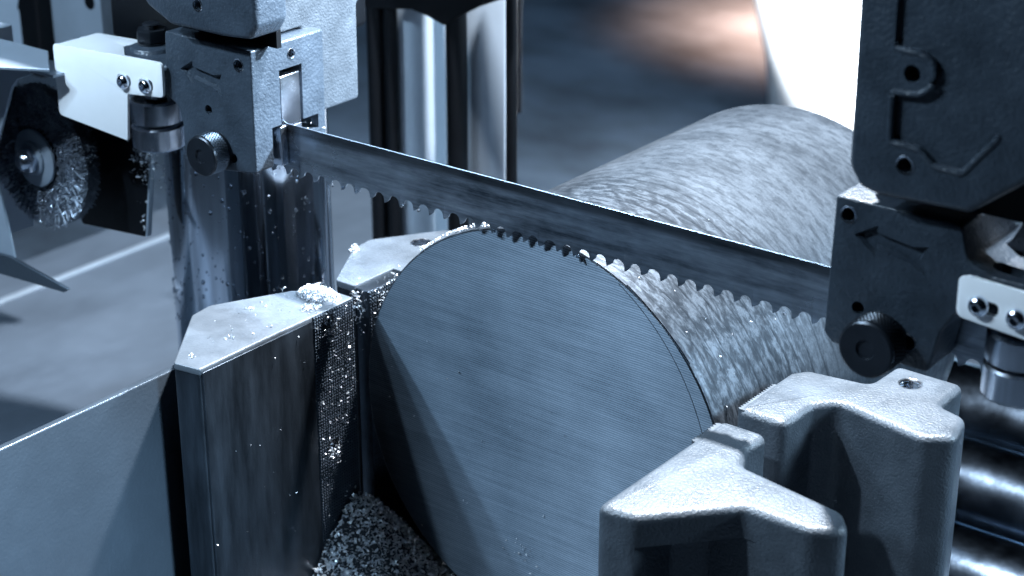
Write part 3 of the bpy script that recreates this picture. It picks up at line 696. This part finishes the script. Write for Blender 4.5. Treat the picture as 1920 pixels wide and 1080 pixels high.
b = bx(-700, -640, -60, 30, 20, 222); obj('side_sheet', b, 'sheet', bgd)

sp = thing('scraper_plate', 'dark scraper plate with chips on its edge, hanging beside the brush', 'plate', (-500, 18, 46))
b = pr(rpoly([(-548, 48, 4), (-459, 56, 3), (-437, 185, 3), (-548, 185)]), 16, 19.5, 'y'); bevel(b, 0.6, 2); obj('plate', b, 'black', sp)
b = pr([(-458.6, 56.5), (-455.6, 57.2), (-433.6, 185), (-436.6, 185)], 15.6, 21, 'y'); bevel(b, 0.5, 1); obj('plate_edge', b, 'sheet', sp)
chips('edge_chips', '', [(-449+random.gauss(0, 9), 13.5+random.uniform(-3, 1.5), 143+random.gauss(0, 14)) for _ in range(240)]+[(-458+random.gauss(0, 4), 14.5, random.uniform(60, 130)) for _ in range(14)], 3.0, sp)

# ------------------------------------------------------------------ conveyor rollers
for k, (y, lab) in enumerate(((362, 'dark polished conveyor roller nearest the rear right jaw, lowest in view'), (522, 'dark polished conveyor roller, middle of the three'), (682, 'dark polished conveyor roller under the right guide, farthest'))):
    rl = thing('conveyor_roller', lab, 'roller', (150, y, -320), 'conveyor rollers'); r = 66
    b = B(); lathe(b, [(r-3, -160), (r, -157), (r, 760), (r-3, 763)], (y, -178-r), 'x', 96); obj('roller_tube', b, 'roller', rl)
    b = B(); lathe(b, [(12, -190), (12, 790)], (y, -178-r), 'x', 24); obj('axle', b, 'steel', rl)

# ------------------------------------------------------------------ machine parts behind
b = B(); lathe(b, [(30, -260), (30, 300)], (-482, 430), 'z', 96)
hc = thing('rear_column', 'smaller pale column between black hoses behind the saw', 'column', (-482, 430, -260))
obj('column_shaft', b, 'panel', hc)
b = B()
arch = [(-530, 330), (-530, 186), (-500, 188), (-472, 191), (-447, 195), (-425, 191), (-404, 185), (-385, 197), (-358, 212), (-332, 223), (-300, 230), (-300, 330)]
prism(b, arch, 380, 386, 'y'); bevel(b, 2, 2); obj('shadow_sheet', b, 'black', hc)  # black arched sheet stands in for a shadow across column and panel
for x, y, r, lab in ((-505, 390, 10, 'leftmost black hose beside the pale rear column'), (-484, 390, 7, 'thin black hose against the pale rear column'), (-397, 392, 11, 'black hose between pale rear column and light panel'), (-326, 392, 6.0, 'black hose at the right edge of the light panel')):
    b = B(); tube(b, [(x, y, -260), (x, y, 0), (x+0.6, y, 120), (x, y, 330)], r, 20)
    tag(obj('hose', b, 'black'), lab, 'hose', 'black hoses')
b = bx(-418, -352, 415, 425, -260, 330); bevel(b, 1.5, 2)
tag(obj('light_panel', b, 'panel'), 'flat light panel behind the two right hoses', 'panel')
b = B(); tube(b, [(-494, 620, 15), (-494, 620, 330)], 6, 16)
tag(obj('hanging_rod', b, 'black'), 'short blurred dark rod hanging right of the hoses', 'rod')
# upper left cabinet behind the brush
cb = thing('control_cabinet', 'grey cabinet with a dark post at the upper left behind the brush', 'cabinet', (-860, 260, -250))
b = bx(-1050, -893, 250, 262, 100, 420); bevel(b, 2); p1 = obj('panel', b, 'panel', cb)
b = bx(-1050, -893, 235, 250, 92, 99); obj('ledge', b, 'panel', cb)
b = bx(-894, -862, 232, 262, 80, 420); bevel(b, 3); obj('post', b, 'black', cb)
b = bx(-862, -772, 252, 264, 40, 420); bevel(b, 2); p2 = obj('panel', b, 'sheet', cb)
b = bx(-772, -742, 246, 264, 95, 420); bevel(b, 3); obj('frame_strip', b, 'cast_light', cb)
b = B(); lathe(b, [(7, 250), (7, 246), (5, 244.5)], (-906, 152), 'y', 24); obj('bolt', b, 'steel', p1)
b = B(); lathe(b, [(8, 252), (8, 251.6)], (-795, 174), 'y', 24); obj('hole', b, 'black', p2)

# ------------------------------------------------------------------ white drum far behind and two added spots
wd = thing('white_tank', 'big blurred white tank standing far behind the bar', 'tank', (-1140, 3500, -900))
b = B(); lathe(b, [(560, -900), (566, -800), (580, -700), (605, -600), (640, -450), (656, -300), (650, -262)], (-1140, 3500), 'z', 96); obj('tank_shell', b, 'white_paint', wd)
d = bpy.data.lights.new('tank_fill_spot', 'SPOT'); d.energy = 1100; d.color = (0.90, 0.95, 1.0); d.spot_size = math.radians(34); d.spot_blend = 0.3; d.shadow_soft_size = 0.1  # added spot that turns the tank fully white
o = bpy.data.objects.new('tank_fill_spot', d); C.objects.link(o); o.location = (-1.35, 1.7, -0.35)
o.rotation_euler = (Vector((-1.15, 3.4, -0.4))-o.location).to_track_quat('-Z', 'Y').to_euler()
d = bpy.data.lights.new('flare_glow_spot', 'SPOT'); d.energy = 230; d.color = (1.0, 0.56, 0.38); d.spot_size = math.radians(100); d.spot_blend = 1.0; d.shadow_soft_size = 0.1  # added spot; its orange pool on the floor stands in for lens flare
o = bpy.data.objects.new('flare_glow_spot', d); C.objects.link(o); o.location = (-1.96, 4.2, -0.22); o.rotation_euler = (0, 0, 0)
